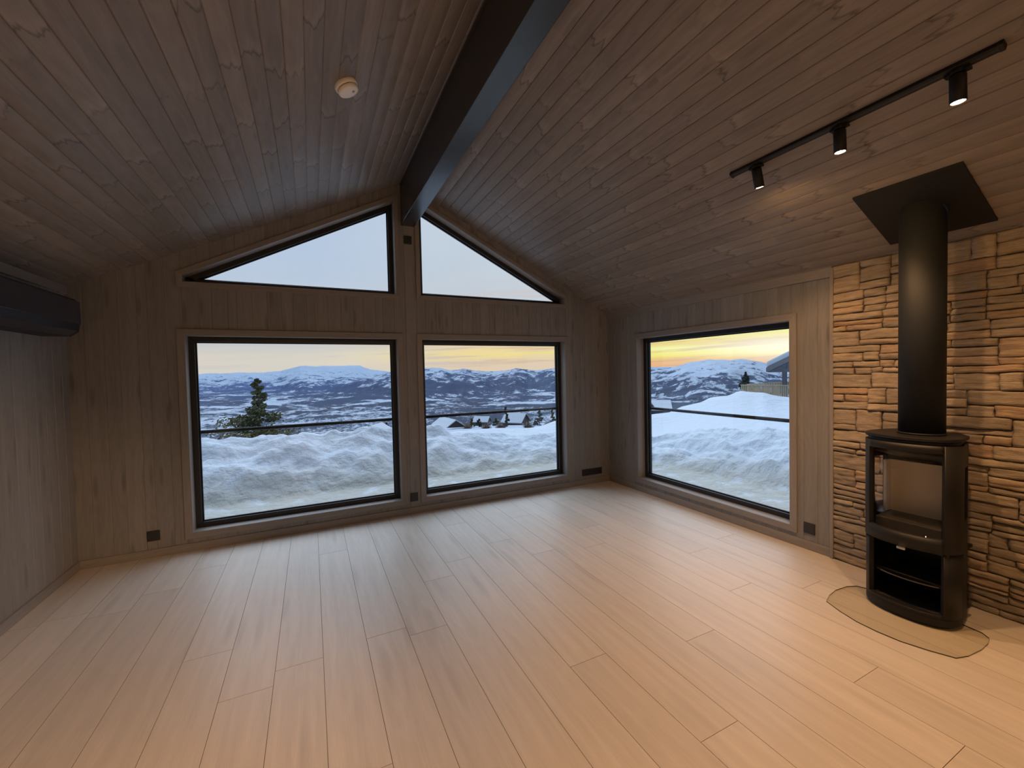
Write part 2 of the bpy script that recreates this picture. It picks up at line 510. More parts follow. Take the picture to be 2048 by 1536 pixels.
# ceiling: two slopes of boards running from the gable to the back
BW = .0965
ln_ = math.sqrt(1 + SL * SL)
def ceil_side(name, side):
    x_out = XR + .02 if side > 0 else XL - .02
    length = abs(x_out - XM) * ln_
    # groove phase read off the photo
    ph = ((1.331 if side > 0 else -.761) - XM) * side * ln_
    k0 = ph % BW
    edges = [0.0] + [k0 + i * BW for i in range(int((length - k0) / BW) + 1)] + [length]
    edges = sorted(set(round(e, 5) for e in edges))
    st = []
    for i, (a, b) in enumerate(zip(edges, edges[1:])):
        # two or three lengths of board per run
        y = .02
        k = 0
        while y > YB - .02:
            y2 = y - random.uniform(2.2, 4.8)
            y2 = max(y2, YB - .02)
            st.append(((i, k), a, b, i > 0, b < length - .001, [-y, -y], [-y2, -y2]))
            y = y2; k += 1
    V = Vector((side, 0, -SL)).normalized()
    N = Vector((-side * SL, 0, -1)).normalized()
    o = boards(name, M['ceiling'], st, (XM, 0, ZR), (0, -1, 0), V, N, groove=.0035, depth=.004, arch=.0032)
    return tag(o, kind='structure')
ceil_r = ceil_side('ceiling', 1)
ceil_l = ceil_side('ceiling', -1)

# floor planks
FP = .2245
def floor():
    mb = MB()
    x_edges = [XL - .05]
    k = math.ceil((XL + .03 - .0) / FP)
    e = -.212 + FP * math.ceil((XL + .06 + .212) / FP)
    while e < XR + .03:
        x_edges.append(e); e += FP
    x_edges.append(XR + .05)
    fixed = {(-.212): [-2.061], (.461): [-2.095], (.012): [-2.85], (1.359): [-3.329], (1.81): [-2.864]}
    g_ = .0011
    for a, b in zip(x_edges, x_edges[1:]):
        cuts = None
        for fx, ys in fixed.items():
            if a - .06 < fx + .02 < b and abs(a - fx) < .08:
                cuts = list(ys)
        if cuts is None:
            cuts = [-random.uniform(.4, 2.2)]
        y = cuts[0] + 2.2 if cuts[0] + 2.2 < .05 else .05
        seq = [.05]
        yy = cuts[0]
        up_ = []
        t_ = yy + 2.2
        while t_ < .05:
            up_.append(t_); t_ += 2.2
        seq += sorted(up_, reverse=True)
        while yy > YB - .05:
            seq.append(yy); yy -= 2.2
        seq.append(YB - .05)
        for y1, y0 in zip(seq, seq[1:]):
            rnd = random.random()
            P = [(a + g_, y0 + g_), (b - g_, y0 + g_), (b - g_, y1 - g_), (a + g_, y1 - g_)]
            Q = [(a, y0), (b, y0), (b, y1), (a, y1)]
            mb.poly([(x, y_, 0) for x, y_ in P], [(y_, x) for x, y_ in P], rnd)
            for i in range(4):
                j = (i + 1) % 4
                q = [(Q[i][0], Q[i][1], -.003), (Q[j][0], Q[j][1], -.003), (P[j][0], P[j][1], 0), (P[i][0], P[i][1], 0)]
                mb.poly(q, [(p[1], p[0]) for p in q], rnd, mi=1)
    me = bpy.data.meshes.new('floor')
    mb.bm.normal_update()
    for f in mb.bm.faces:
        if f.normal.z < 0: f.normal_flip()
    mb.bm.to_mesh(me); mb.bm.free()
    return tag(link('floor', me, [M['floor'], M['floor_gap']]), kind='structure')
M['floor_gap'] = plain('floor_seam', (.27, .22, .17, 1), .7)
floor()

# gable wall with its four openings
W1 = (-.969, .834); W2 = (1.096, 2.929); ZB, ZT = .162, 1.881
T1 = dict(x0=-.969, x1=.834, zb=2.347, z0=2.400, z1=3.326)     # rises towards the ridge
T2 = dict(x0=1.096, x1=2.932, zb=2.350, z0=3.345, z1=2.432)
def triz(T, x):
    return T['z0'] + (T['z1'] - T['z0']) * (x - T['x0']) / (T['x1'] - T['x0'])
def gable():
    ed = []
    x = XL - .02
    pw = [.118, .118, .095, .118, .07, .118]
    i = 0
    while x < XR + .02:
        ed.append(x); x += pw[i % len(pw)]; i += 1
    ed.append(XR + .02)
    brk = [W1[0], W1[1], W2[0], W2[1], T2['x1'], XM]
    st = []
    for i, (a, b) in enumerate(zip(ed, ed[1:])):
        cs = sorted([a, b] + [q for q in brk if a + 1e-4 < q < b - 1e-4])
        for c, d in zip(cs, cs[1:]):
            mid_ = (c + d) / 2
            top = [zc(c) + .03, zc(d) + .03]
            spans = []
            T = T1 if W1[0] < mid_ < W1[1] else T2 if W2[0] < mid_ < T2['x1'] else None
            if T is None:
                spans.append(([-.02, -.02], top))
            else:
                if mid_ < W2[1]:
                    spans.append(([-.02, -.02], [ZB, ZB]))
                    spans.append(([ZT, ZT], [T['zb'], T['zb']]))
                else:
                    spans.append(([-.02, -.02], [T['zb'], T['zb']]))
                spans.append(([triz(T, c), triz(T, d)], top))
            for us, ue in spans:
                st.append((i, c, d, c == a, d == b, us, ue))
    o = boards('wall_north', M['wall'], st, (0, 0, 0), (0, 0, 1), (1, 0, 0), (0, -1, 0), groove=.003, depth=.003)
    return tag(o, kind='structure')
gable()

# right wall: boards with the third window, then the stone
W3 = (-2.365, -.565)
YS = -2.685
def right_wall():
    ed = [.02]
    seq = [-1.323 + .118 * 11, -1.323 + .118 * 10]
    y = -1.323
    lst = [y + .118 * i for i in range(11, 0, -1)] + [-1.323, -1.425, -1.531, -1.621, -1.713, -1.807, -1.954, -2.041, -2.16, -2.262, -2.376, -2.470, -2.575]
    ed += [v for v in lst if v < .0]
    ed.append(YS)
    st = []
    for i, (a, b) in enumerate(zip(ed, ed[1:])):
        cs = sorted([a, b] + [q for q in W3 if b + 1e-4 < q < a - 1e-4], reverse=True)
        for c, d in zip(cs, cs[1:]):
            mid_ = (c + d) / 2
            sp_ = [([-.02] * 2, [ZB] * 2), ([ZT] * 2, [ZE + .02] * 2)] if W3[0] < mid_ < W3[1] else [([-.02] * 2, [ZE + .02] * 2)]
            for us, ue in sp_:
                st.append((i, -c, -d, c == a, d == b, us, ue))
    o = boards('wall_east', M['wall'], st, (XR, 0, 0), (0, 0, 1), (0, -1, 0), (-1, 0, 0), groove=.003, depth=.003)
    return tag(o, kind='structure')
right_wall()

def simple_wall(name, O, V, L, N, topf):
    st = []
    a = 0
    i = 0
    while a < L:
        b = min(a + .118, L)
        st.append((i, a, b, i > 0, b < L, [-.02, -.02], [topf(a), topf(b)]))
        a = b; i += 1
    o = boards(name, M['wall'], st, O, (0, 0, 1), V, N, groove=.003, depth=.003)
    return tag(o, kind='structure')
simple_wall('wall_west', (XL, .02, 0), (0, -1, 0), -YB + .04, (1, 0, 0), lambda v: ZE + .02)
# back wall, two halves so the top follows the roof
def back_wall():
    ed = [XL - .02 + .118 * i for i in range(int((XR - XL + .04) / .118) + 1)] + [XR + .02]
    st = []
    for i, (a, b) in enumerate(zip(ed, ed[1:])):
        cs = sorted([a, b] + ([XM] if a < XM < b else []))
        for c, d in zip(cs, cs[1:]):
            st.append((i, c, d, c == a, d == b, [-.02, -.02], [zc(c) + .03, zc(d) + .03]))
    return tag(boards('wall_south', M['wall'], st, (0, YB, 0), (0, 0, 1), (1, 0, 0), (0, 1, 0), groove=.003, depth=.003), kind='structure')
back_wall()

# ------------------------------------------------------------------ ledge stone cladding, part of the east wall
def stone_wall():
    mb = MB()
    mb.box((XR - .004, YB - .01, -.02), (XR + .05, YS, ZE + .02), mi=1)
    rnd_ = random.Random(21)
    def stone(y0, y1, z0, z1):
        dep = rnd_.uniform(.016, .032)
        col = rnd_.random()
        nx = max(4, int((y1 - y0) / .013))
        nz = max(4, int((z1 - z0) / .008))
        sl_ = rnd_.uniform(-.12, .12)
        se = rnd_.random() * 100
        gp = .0018
        grid = []
        for j in range(nz + 1):
            row = []
            for i in range(nx + 1):
                fy = i / nx; fz = j / nz
                y = y0 + gp + (y1 - y0 - 2 * gp) * fy
                zz = z0 + gp + (z1 - z0 - 2 * gp) * fz
                w = noise.noise(Vector((y * 9, zz * 2, se))) * .006 + noise.noise(Vector((y * 30, zz * 2, se))) * .0025
                zz += w + sl_ * (y - (y0 + y1) / 2) * .25
                y += noise.noise(Vector((y * 4, zz * 22, se + 9))) * .007
                edge = min(fy, 1 - fy) * (y1 - y0) / .005
                edz = min(fz, 1 - fz) * (z1 - z0) / .004
                k = min(1, edge) * .4 + .6
                k *= min(1, edz) * .5 + .5
                strat = noise.noise(Vector((y * 5, zz * 60 + y * 4, se))) * .006 + noise.noise(Vector((y * 14, zz * 40, se + 5))) * .006 + abs(noise.noise(Vector((y * 11, zz * 110 + y * 12, se + 3)))) * .006
                d = dep * k + strat + sl_ * (fz - .5) * .09
                d = max(.004, d)
                zz = min(max(zz, .001), ZE + .012)
                y = min(y, YS)
                row.append(mb.bm.verts.new((XR - d, y, zz)))
            grid.append(row)
        for j in range(nz):
            for i in range(nx):
                f = mb.bm.faces.new((grid[j][i], grid[j][i + 1], grid[j + 1][i + 1], grid[j + 1][i]))
                f[mb.rn] = col
                f.smooth = True
        # sides back to the wall
        ring = grid[0] + [r[-1] for r in grid[1:]] + grid[-1][::-1][1:] + [r[0] for r in grid[::-1][1:-1]]
        bk = [mb.bm.verts.new((XR + .002, v.co.y, v.co.z)) for v in ring]
        for i in range(len(ring)):
            j = (i + 1) % len(ring)
            f = mb.bm.faces.new((ring[i], ring[j], bk[j], bk[i]))
            f[mb.rn] = col
    z = 0.0
    while z < ZE:
        h = rnd_.choice([.11, .13, .15, .16])
        if ZE - z - h < .07: h = ZE - z
        y = YS
        while y > -6.0:
            w = rnd_.uniform(.12, .38)
            y2 = y - w
            n = rnd_.choice([1, 2, 2, 2, 3, 3]) if h > .12 else rnd_.choice([1, 2, 2, 3])
            if n == 1 and w > .22: n = 2
            fr_ = sorted(rnd_.uniform(.22, .78) for k in range(n - 1))
            if n == 3: fr_ = [rnd_.uniform(.2, .38), rnd_.uniform(.55, .75)]
            zs = [z] + [z + h * q for q in fr_] + [z + h]
            for a, b in zip(zs, zs[1:]):
                if rnd_.random() < .45 and w > .2:
                    ym = y - w * rnd_.uniform(.3, .7)
                    stone(ym, y, a, b); stone(y2, ym, a, b)
                else:
                    stone(y2, y, a, b)
            y = y2
        z += h
    o = mb.build('wall_stone', [M['stone'], M['mortar']])
    return tag(o, kind='structure')
stone_wall()

# ------------------------------------------------------------------ trims
def trim_box(name, a, b, along=None):
    mb = MB()
    mb.box(a, b, along=along)
    return tag(mb.build(name, M['trim'], bevel=.002), kind='structure')
trim_box('baseboard_north', (XL, -.014, 0), (XR, 0, .068))
trim_box('baseboard_east', (XR - .014, YS + .012, 0), (XR, -.014, .068))
trim_box('baseboard_west', (XL, YB, 0), (XL + .014, -.014, .068))
trim_box('trim_1', (XR - .016, YS + .004, ZE - .072), (XR, -.001, ZE + .005))
trim_box('trim_2', (XL, YB, ZE - .06), (XL + .016, -.001, ZE + .005))
trim_box('trim_3', (XR - .03, YS - .012, 0), (XR, YS + .012, ZE - .01))
# ------------------------------------------------------------------ windows
def offset_poly(pts, d):
    """inset a convex ccw polygon in 2d by d"""
    n = len(pts)
    out = []
    L = []
    for i in range(n):
        a = Vector(pts[i]); b = Vector(pts[(i + 1) % n])
        t = (b - a).normalized()
        nn = Vector((-t.y, t.x))
        L.append((a + nn * d, t))
    for i in range(n):
        p, t = L[i - 1]; q, s_ = L[i]
        den = t.x * s_.y - t.y * s_.x
        k = ((q.x - p.x) * s_.y - (q.y - p.y) * s_.x) / den
        out.append(p + t * k)
    return out

def ring_mesh(mb, outer, inner, d0, d1, place):
    """a frame between two polygons, extruded from depth d0 to d1"""
    n = len(outer)
    for i in range(n):
        j = (i + 1) % n
        c = [place(outer[i], d0), place(outer[j], d0), place(inner[j], d0), place(inner[i], d0),
             place(outer[i], d1), place(outer[j], d1), place(inner[j], d1), place(inner[i], d1)]
        a = 0 if (Vector(c[1]) - Vector(c[0])).length > .06 else None
        mb.hexa(c, along=a, rnd=.2 + .15 * i)

def window(name, pts, place, label=None, rail=None, cw=.057):
    """pts: ccw opening in wall coordinates; place(p, depth) -> world, depth positive goes outdoors"""
    root = empty(name, place(pts[0], 0))
    tag(root, kind='structure')
    off = -Vector(root.location)
    pl = lambda p, d: Vector(place(p, d)) + off
    pts = [Vector(p) for p in pts]
    mb = MB()
    ring_mesh(mb, offset_poly(pts, -cw), pts, -.014, 0, pl)
    mb.build('casing', M['trim'], root, bevel=.0015)
    mb = MB()
    ring_mesh(mb, offset_poly(pts, -.012), offset_poly(pts, 0.0), 0, DEP, pl)
    mb.build('lining', M['trim'], root)
    i1 = offset_poly(pts, FW)
    mb = MB()
    ring_mesh(mb, offset_poly(pts, -.02), i1, DEP, DEP + .075, pl)
    fr = mb.build('window_frame', M['black_frame'], root, bevel=.003)
    i2 = offset_poly(pts, FW - .004)
    i3 = offset_poly(pts, FW + .010)
    mb = MB()
    ring_mesh(mb, i2, i3, DEP + .028, DEP + .045, pl)
    mb.build('glazing_bead', M['black_metal'], fr, bevel=.001)
    mb = MB()
    q = offset_poly(pts, FW - .002)
    mb.poly([pl(p, DEP + .052) for p in q])
    pane = mb.build('pane', M['glass'], root)
    md = pane.modifiers.new('thickness', 'SOLIDIFY')
    md.thickness = .006
    if rail is not None:
        zr_, x0, x1 = rail
        mb = MB()
        a = pl(Vector((x0, zr_)), DEP + .09); b = pl(Vector((x1, zr_)), DEP + .09)
        mb.tube(a, b, .017, n=14)
        for p_, sg in ((Vector((x0 + .004, zr_)), 1), (Vector((x1 - .004, zr_)), -1)):
            mb.tube(pl(p_, DEP + .06), pl(p_, DEP + .1), .014, n=12)
        mb.build('safety_rail', M['black_metal'], root)
    return root
gp_ = lambda p, d: (p[0], d, p[1])
ep_ = lambda p, d: (XR + d, p[0], p[1])
def rect(a, b, z0=ZB, z1=ZT):
    return [(a, z0), (b, z0), (b, z1), (a, z1)]
RZ = 1.015
window('window_1', rect(*W1), gp_, rail=(RZ, W1[0] + FW - .01, W1[1] - FW + .01))
window('window_2', rect(*W2), gp_, rail=(RZ, W2[0] + FW - .01, W2[1] - FW + .01))
window('window_3', rect(*W3), lambda p, d: ep_(p, d), rail=(RZ, W3[0] + FW - .01, W3[1] - FW + .01))
window('window_4', [(T1['x0'], T1['zb']), (T1['x1'], T1['zb']), (T1['x1'], T1['z1']), (T1['x0'], T1['z0'])], gp_, cw=.045)
window('window_5', [(T2['x0'], T2['zb']), (T2['x1'], T2['zb']), (T2['x1'], T2['z1']), (T2['x0'], T2['z0'])], gp_, cw=.045)

# ridge beam
mb = MB()
bx0, bx1, bz = .905, 1.047, 3.077
mb.prism([(bx0, 0.0, bz), (bx1, 0.0, bz), (bx1, 0.0, zc(bx1) + .01), (XM, 0.0, ZR + .01), (bx0, 0.0, zc(bx0) + .01)], (0, YB, 0))
beam = mb.build('trim_ridge_beam', M['beam'], bevel=.004)
tag(beam, kind='structure')

# ------------------------------------------------------------------ sockets
def socket(name, label, w, h, n, M_, vertical=False, group=None):
    root = empty(name)
    root.matrix_world = M_
    tag(root, label, 'socket' if name != 'wall_switch' else 'switch', group)
    mb = MB(); mb.box((-w / 2, -.010, -h / 2), (w / 2, .001, h / 2))
    mb.build('cover_plate', M['socket'], root, bevel=.003)
    for i in range(n):
        cx = (i - (n - 1) / 2) * (w / n) if not vertical else 0
        if name == 'wall_switch':
            mb = MB(); mb.box((cx - w / n * .36, -.0135, -h * .36), (cx + w / n * .36, -.0095, h * .36))
            mb.build('rocker', M['socket_in'], root, bevel=.002)
        else:
            r_ = min(w / n, h) * .36
            mb = MB()
            Mx = Matrix.Translation((cx, -.010, 0)) @ Matrix.Rotation(R(90), 4, 'X')
            mb.lathe([(r_ + .004, -.0005), (r_ + .004, .0022), (r_, .0022), (r_ * .97, -.006), (0, -.006)], Mx, 28)
            ins = mb.build('outlet', M['socket_in'], root)
            mb = MB()
            for s_ in (-1, 1):
                mb.tube((cx + s_ * .0095, -.0045, 0), (cx + s_ * .0095, -.003, 0), .0025, n=10)
            mb.build('pin_hole', M['dark_plastic'], ins)
    return root
G_ = lambda x, z_: Matrix.Translation((x, 0, z_))
socket('wall_socket', 'black single socket low on the gable wall, left of the left window', .086, .086, 1, G_(-1.241, .182))
socket('wall_socket', 'black single socket low between the two lower gable windows', .082, .09, 1, G_(.964, .176))
socket('wall_socket', 'long black four-gang socket strip near the far right corner', .32, .085, 4, G_(3.325, .158))
socket('wall_socket', 'black single socket beside the stone wall, right of the side window', .084, .088, 1,
       Matrix.Translation((XR, -2.515, .174)) @ Matrix.Rotation(R(-90), 4, 'Z'))
socket('wall_switch', 'small black switch plate on the post under the ridge beam', .082, .086, 2, G_(.972, 2.93))

# ------------------------------------------------------------------ smoke detector
sx, sy = .233, -1.87
Ms = Matrix.Translation((sx, sy, zc(sx))) @ Matrix.Rotation(math.atan(-SL) * 1.0, 4, 'Y') @ Matrix.Rotation(math.pi, 4, 'X')
root = empty('smoke_detector')
root.matrix_world = Ms
tag(root, 'round white smoke detector on the left ceiling slope', 'smoke detector')
mb = MB(); mb.lathe([(0, -.004), (.066, -.004), (.066, .020), (.060, .024), (0, .024)])
mb.build('base', M['white_plastic'], root)
mb = MB(); mb.lathe([(.054, .022), (.054, .030)])
mb.build('vent_slot', M['dark_plastic'], root)
mb = MB(); mb.lathe([(.0585, .028), (.0605, .032), (.058, .044), (.048, .050), (.02, .0525), (0, .053)])
mb.build('cap', M['white_plastic'], root)
mb = MB(); mb.lathe([(.008, .050), (.008, .0545), (0, .055)], Matrix.Translation((.022, .012, 0)))
mb.build('test_button', M['grey_plastic'], root)

# ------------------------------------------------------------------ spotlight track
TX = 2.53
trk = empty('light_track', (TX, -2.64, zc(TX)))
tag(trk, 'long black track rail on the right ceiling slope carrying three spotlights', 'track rail')
Mt = Matrix.Rotation(math.atan(SL), 4, 'Y')
mb = MB(); mb.box((-.0175, -1.18, -.024), (.0175, 0, .002), M_=Mt)
mb.build('rail', M['black_metal'], trk, bevel=.003)
mb = MB(); mb.box((-.006, -1.17, -.0247), (.006, -.01, -.0238), M_=Mt)
mb.build('slot', M['dark_plastic'], trk)
mb = MB(); mb.box((-.019, -.012, -.026), (.019, .006, .002), M_=Mt); mb.build('end_cap', M['black_metal'], trk, bevel=.003)
mb = MB(); mb.box((-.019, -1.186, -.026), (.019, -1.168, .002), M_=Mt); mb.build('end_cap', M['black_metal'], trk, bevel=.003)

def spot(loc, tx, ty, label, power, group='spotlights on the ceiling track', size=104, blend=.5, L=.115):
    """tx, ty: tilt of the head in degrees towards +x and towards +y"""
    root = empty('spotlight', loc)
    tag(root, label, 'spotlight', group)
    mb = MB(); mb.tube((0, 0, -.022), (0, 0, -.004), .024, n=28)
    mb.box((-.016, -.04, -.022), (.016, .04, -.010))
    mb.build('adapter', M['black_metal'], root, bevel=.002)
    rot = Matrix.Rotation(R(-tx), 4, 'Y') @ Matrix.Rotation(R(ty), 4, 'X')
    T = Matrix.Translation((0, 0, -.024)) @ rot
    mb = MB()
    mb.lathe([(0, .004), (.012, .004), (.014, 0), (.026, -.004), (.0275, -.008), (.0275, -L), (.024, -L - .001), (.023, -L + .008), (0, -L + .009)], T, 32)
    hs = mb.build('housing', M['black_metal'], root)
    mb = MB()
    mb.lathe([(.0225, -L + .002), (.012, -L + .0005), (0, -L)], T, 28)
    mb.build('lens', M['lens'], hs)
    ld = bpy.data.lights.new('spotlight_beam', 'SPOT')
    ld.energy = power
    ld.color = (1, .54, .25) if 'rear' not in group else (1, .56, .28)
    ld.spot_size = R(size)
    ld.spot_blend = blend
    ld.shadow_soft_size = .022
    lo = bpy.data.objects.new('spotlight_beam', ld)
    C.objects.link(lo)
    lo.parent = root
    lo.matrix_local = T @ Matrix.Translation((0, 0, -L - .004))
    return root
PW = 56
zt_ = zc(TX) - .018
spot((TX, -2.80, zt_), 16, 0, 'spotlight at the far end of the track, head tilted towards the stone wall', PW)
spot((TX, -3.25, zt_), 3, 0, 'middle spotlight of the track, pointing down with a bright warm lens', PW)
spot((TX, -3.69, zt_), 3, 0, 'nearest spotlight of the track with the brightest warm glow', PW)
# unseen track and spotlights added behind the camera to warm floor and left wall
xk = -.35
trk_added = empty('light_track', (xk, -5.6, zc(xk)))
tag(trk_added, 'unseen black track rail added on the left slope behind the viewer', 'track rail')
mb = MB(); mb.box((-.0175, -2.4, -.024), (.0175, 0, .002), M_=Matrix.Rotation(-math.atan(SL), 4, 'Y'))
mb.build('rail', M['black_metal'], trk_added, bevel=.003)
for i, yy in enumerate((-5.75, -6.7, -7.7)):
    spot((xk, yy, zc(xk) - .018), -4, 22, ['first', 'second', 'third'][i] + ' unseen spotlight of the rear track, added to warm the foreground floor', 225, group='added spotlights of the rear track', size=98, blend=.8)
for i, (yy, tx_, ty_, sz_, pw_) in enumerate(((-5.6, -64, 0, 34, 380), (-6.8, 0, 10, 112, 100))):
    sp_o = spot((2.3, yy, zc(2.3) - .004), tx_, ty_, ['nearer', 'farther'][i] + ' unseen ceiling spotlight added on the right slope for warm light', pw_, group='rear ceiling spotlights', size=sz_, blend=.8)
    if i == 0:
        sp_o.rotation_euler.z = R(-47)  # turned so its added narrow beam brightens the left wall

# ------------------------------------------------------------------ wood stove
SX, SY = 3.295, -3.291
stv = empty('wood_stove', (SX, SY, .0066))
tag(stv, 'black free-standing wood stove with curved glass door in front of the stone wall', 'wood stove')
HW = .214
def curve(s_, off=0.0, grow=0.0):
    """point on the belly of the front, s_ from -1 (right, towards the room) to 1 (left); off moves inwards"""
    a = s_ * math.pi / 2
    y = (HW + grow - off) * math.sin(a)
    x = -.212 - grow + off + (.172 - off * .3) * (1 - max(0.0, math.cos(a)) ** .7)
    return x, y
def s_of(y):
    return math.asin(max(-1, min(1, y / HW))) / (math.pi / 2)
def front_x(y, off=0.0):
    return curve(s_of(y))[0] + off
def plan(front=.0, grow=0.0, n=28):
    """outline of the body seen from above; ccw, starting left (+y)"""
    pts = [curve(1 - 2 * i / n, 0.0, grow) for i in range(n + 1)]
    pts += [(.10, -.19 - grow), (.19 + grow, -.125 - grow), (.19 + grow, .125 + grow), (.10, .19 + grow)]
    return pts
def slab(name, pts, z0, z1, mat, parent, bevel=.0, sm=False):
    mb = MB()
    mb.prism([(x, y, z0) for x, y in pts], (0, 0, z1 - z0))
    return mb.build(name, mat, parent, bevel=bevel)
def front_panel(mb, y0, y1, z0, z1, th=.02, off=0.0, n=20):
    """curved plate that follows the belly of the front"""
    s0, s1 = s_of(y0), s_of(y1)
    ss_ = [s0 + (s1 - s0) * i / n for i in range(n + 1)]
    A = []
    for d, z_ in ((0, z0), (0, z1), (th, z1), (th, z0)):
        A.append([mb.bm.verts.new((*curve(q, off + d), z_)) for q in ss_])
    for k in range(4):
        a, b = A[k], A[(k + 1) % 4]
        for i in range(n):
            f = mb.bm.faces.new((a[i], a[i + 1], b[i + 1], b[i])); f.smooth = k in (0, 2)
    for e in (0, n):
        mb.bm.faces.new([A[k][e] for k in range(4)])
H0 = .045
slab('plinth', [(x * .93, y * .93) for x, y in plan()], 0.0, .012, M['stove'], stv)
# lower body: floor, shelf, niche
slab('bottom_plate', plan(), .012, .055, M['stove'], stv, bevel=.004)
# sides: thin shells (left, right, back) with a side window opening
def side_wall(name, sgn):
    mb = MB()
    pts = [(-.038, sgn * .214), (-.025, sgn * .213), (.075, sgn * .196), (.10, sgn * .19), (.19, sgn * .125)]
    inner = [(-.038, sgn * .199), (-.025, sgn * .198), (.075, sgn * .181), (.094, sgn * .177), (.175, sgn * .115)]
    z0, z1 = .05, 1.035
    oz0, oz1 = .60, .90
    for i in range(len(pts) - 1):
        spans = [(z0, z1)] if i != 1 else [(z0, oz0), (oz1, z1)]
        for a, b in spans:
            c = [(*pts[i], a), (*pts[i + 1], a), (*inner[i + 1], a), (*inner[i], a), (*pts[i], b), (*pts[i + 1], b), (*inner[i + 1], b), (*inner[i], b)]
            mb.hexa(c)
    o = mb.build(name, M['stove'], stv)
    mb = MB()
    mb.hexa([(-.025, sgn * .207, oz0), (.075, sgn * .190, oz0), (.075, sgn * .186, oz0), (-.025, sgn * .203, oz0),
             (-.025, sgn * .207, oz1), (.075, sgn * .190, oz1), (.075, sgn * .186, oz1), (-.025, sgn * .203, oz1)])
    mb.build('side_glass', M['stove_glass'], o)
    return o
side_wall('side_panel', 1)
side_wall('side_panel', -1)
mb = MB(); mb.box((.172, -.125, .05), (.19, .125, 1.035)); mb.build('back_panel', M['stove'], stv)
# front frame around the log niche
mb = MB()
front_panel(mb, -HW, -.172, .055, .42, .02)
front_panel(mb, .165, HW, .055, .42, .02)
front_panel(mb, -.172, .165, .055, .075, .02)
mb.build('niche_frame', M['stove'], stv)
mb = MB(); mb.box((-.13, -.19, .055), (.165, .19, .06)); mb.build('niche_floor', M['cast'], stv)
shp = [(front_x(-.168 + .330 * i / 14, .045), -.168 + .330 * i / 14) for i in range(15)][::-1] + [(.16, -.115), (.16, .115)]
sh = slab('shelf', shp, .215, .221, M['shelf'], stv)
# door
mb = MB()
front_panel(mb, -HW, -.172, .425, 1.03, .02, -.004)
front_panel(mb, .160, HW, .425, 1.03, .02, -.004)
front_panel(mb, -.172, .160, .425, .505, .02, -.004)
front_panel(mb, -.172, .160, .985, 1.03, .02, -.004)
door = mb.build('door', M['stove'], stv)
mb = MB(); front_panel(mb, -.176, .164, .50, .99, .004, .010)
mb.build('door_glass', M['stove_glass'], door)
mb = MB(); mb.box((-.225, -.03, .408), (-.205, .01, .424)); mb.build('handle', M['steel'], door, bevel=.004)
# firebox
mb = MB()
mb.box((-.15, -.19, .41), (.17, .19, .425)); mb.build('firebox_floor', M['stove'], stv)
mb = MB(); mb.box((-.12, -.155, .425), (.10, .155, .545)); mb.build('grate_bed', M['cast'], stv, bevel=.006)
lnr = MB()
lp = [(.10, .175), (.10, -.175), (.00, -.176), (.00, -.160), (.085, -.158), (.085, .158), (.03, .160), (.03, .175)]
lnr.prism([(x, y, .545) for x, y in lp], (0, 0, .33)); lnr.build('firebox_lining', M['liner'], stv)
mb = MB(); mb.hexa([(-.10, -.185, .955), (.16, -.12, .875), (.16, .12, .875), (-.10, .185, .955), (-.10, -.185, .965), (.16, -.12, .885), (.16, .12, .885), (-.10, .185, .965)])
mb.build('baffle', M['cast'], stv)
slab('upper_plate', [(x * .96, y * .96) for x, y in plan()], 1.03, 1.045, M['stove'], stv)
slab('top_plate', plan(grow=.004), 1.050, 1.070, M['stove'], stv, bevel=.004)
# flue pipe: stands on the stove, a thing of its own with its ceiling plate
flu = empty('flue_pipe', (SX, SY - .02, 1.0766))
tag(flu, 'thick black flue pipe rising from the wood stove to the ceiling', 'flue pipe')
mb = MB(); mb.tube((0, 0, 0), (0, 0, zc(SX) - 1.0766 + .06), .104, n=64); mb.build('pipe', M['pipe'], flu)
mb = MB()
T = Matrix.Translation((3.27 - SX, -3.318 - (SY - .02), zc(3.27) - 1.0766)) @ Matrix.Rotation(math.atan(SL), 4, 'Y')
mb.box((-.262, -.24, -.014), (.262, .24, 0), M_=T)
mb.build('ceiling_plate', M['black_metal'], flu, bevel=.001)
mb = MB(); mb.tube((0, 0, .0), (0, 0, .012), .108, n=64); mb.build('collar', M['pipe'], flu)

# glass hearth plate
def hearth():
    L_ = [(2.897, -3.001), (2.99, -2.972), (3.096, -2.957), (3.208, -2.966), (3.275, -2.995), (3.297, -3.045), (3.30, -3.12)]
    R_ = [(3.30, -3.50), (3.29, -3.57), (3.255, -3.607), (3.19, -3.620), (3.09, -3.623), (2.968, -3.612), (2.893, -3.590)]
    F_ = [(2.848, -3.50), (2.814, -3.40), (2.806, -3.30), (2.815, -3.20), (2.848, -3.10)]
    pts = L_ + R_ + F_
    root = empty('hearth_plate', (3.05, -3.3, 0))
    tag(root, 'clear glass hearth plate with curved edges under the wood stove', 'hearth plate')
    rel = [(x - 3.05, y + 3.3) for x, y in pts]
    mb = MB()
    f_ = mb.poly([(x, y, .0065) for x, y in rel])
    gl_ = mb.build('glass', M['hearth_glass'], root)
    if gl_.data.polygons[0].normal.z < 0: gl_.data.flip_normals()
    mb = MB()
    n = len(rel)
    for i in range(n):
        a, b = rel[i], rel[(i + 1) % n]
        mb.poly([(a[0], a[1], .0003), (b[0], b[1], .0003), (b[0], b[1], .0065), (a[0], a[1], .0065)])
    mb.build('polished_edge', M['glass_edge'], root)
hearth()

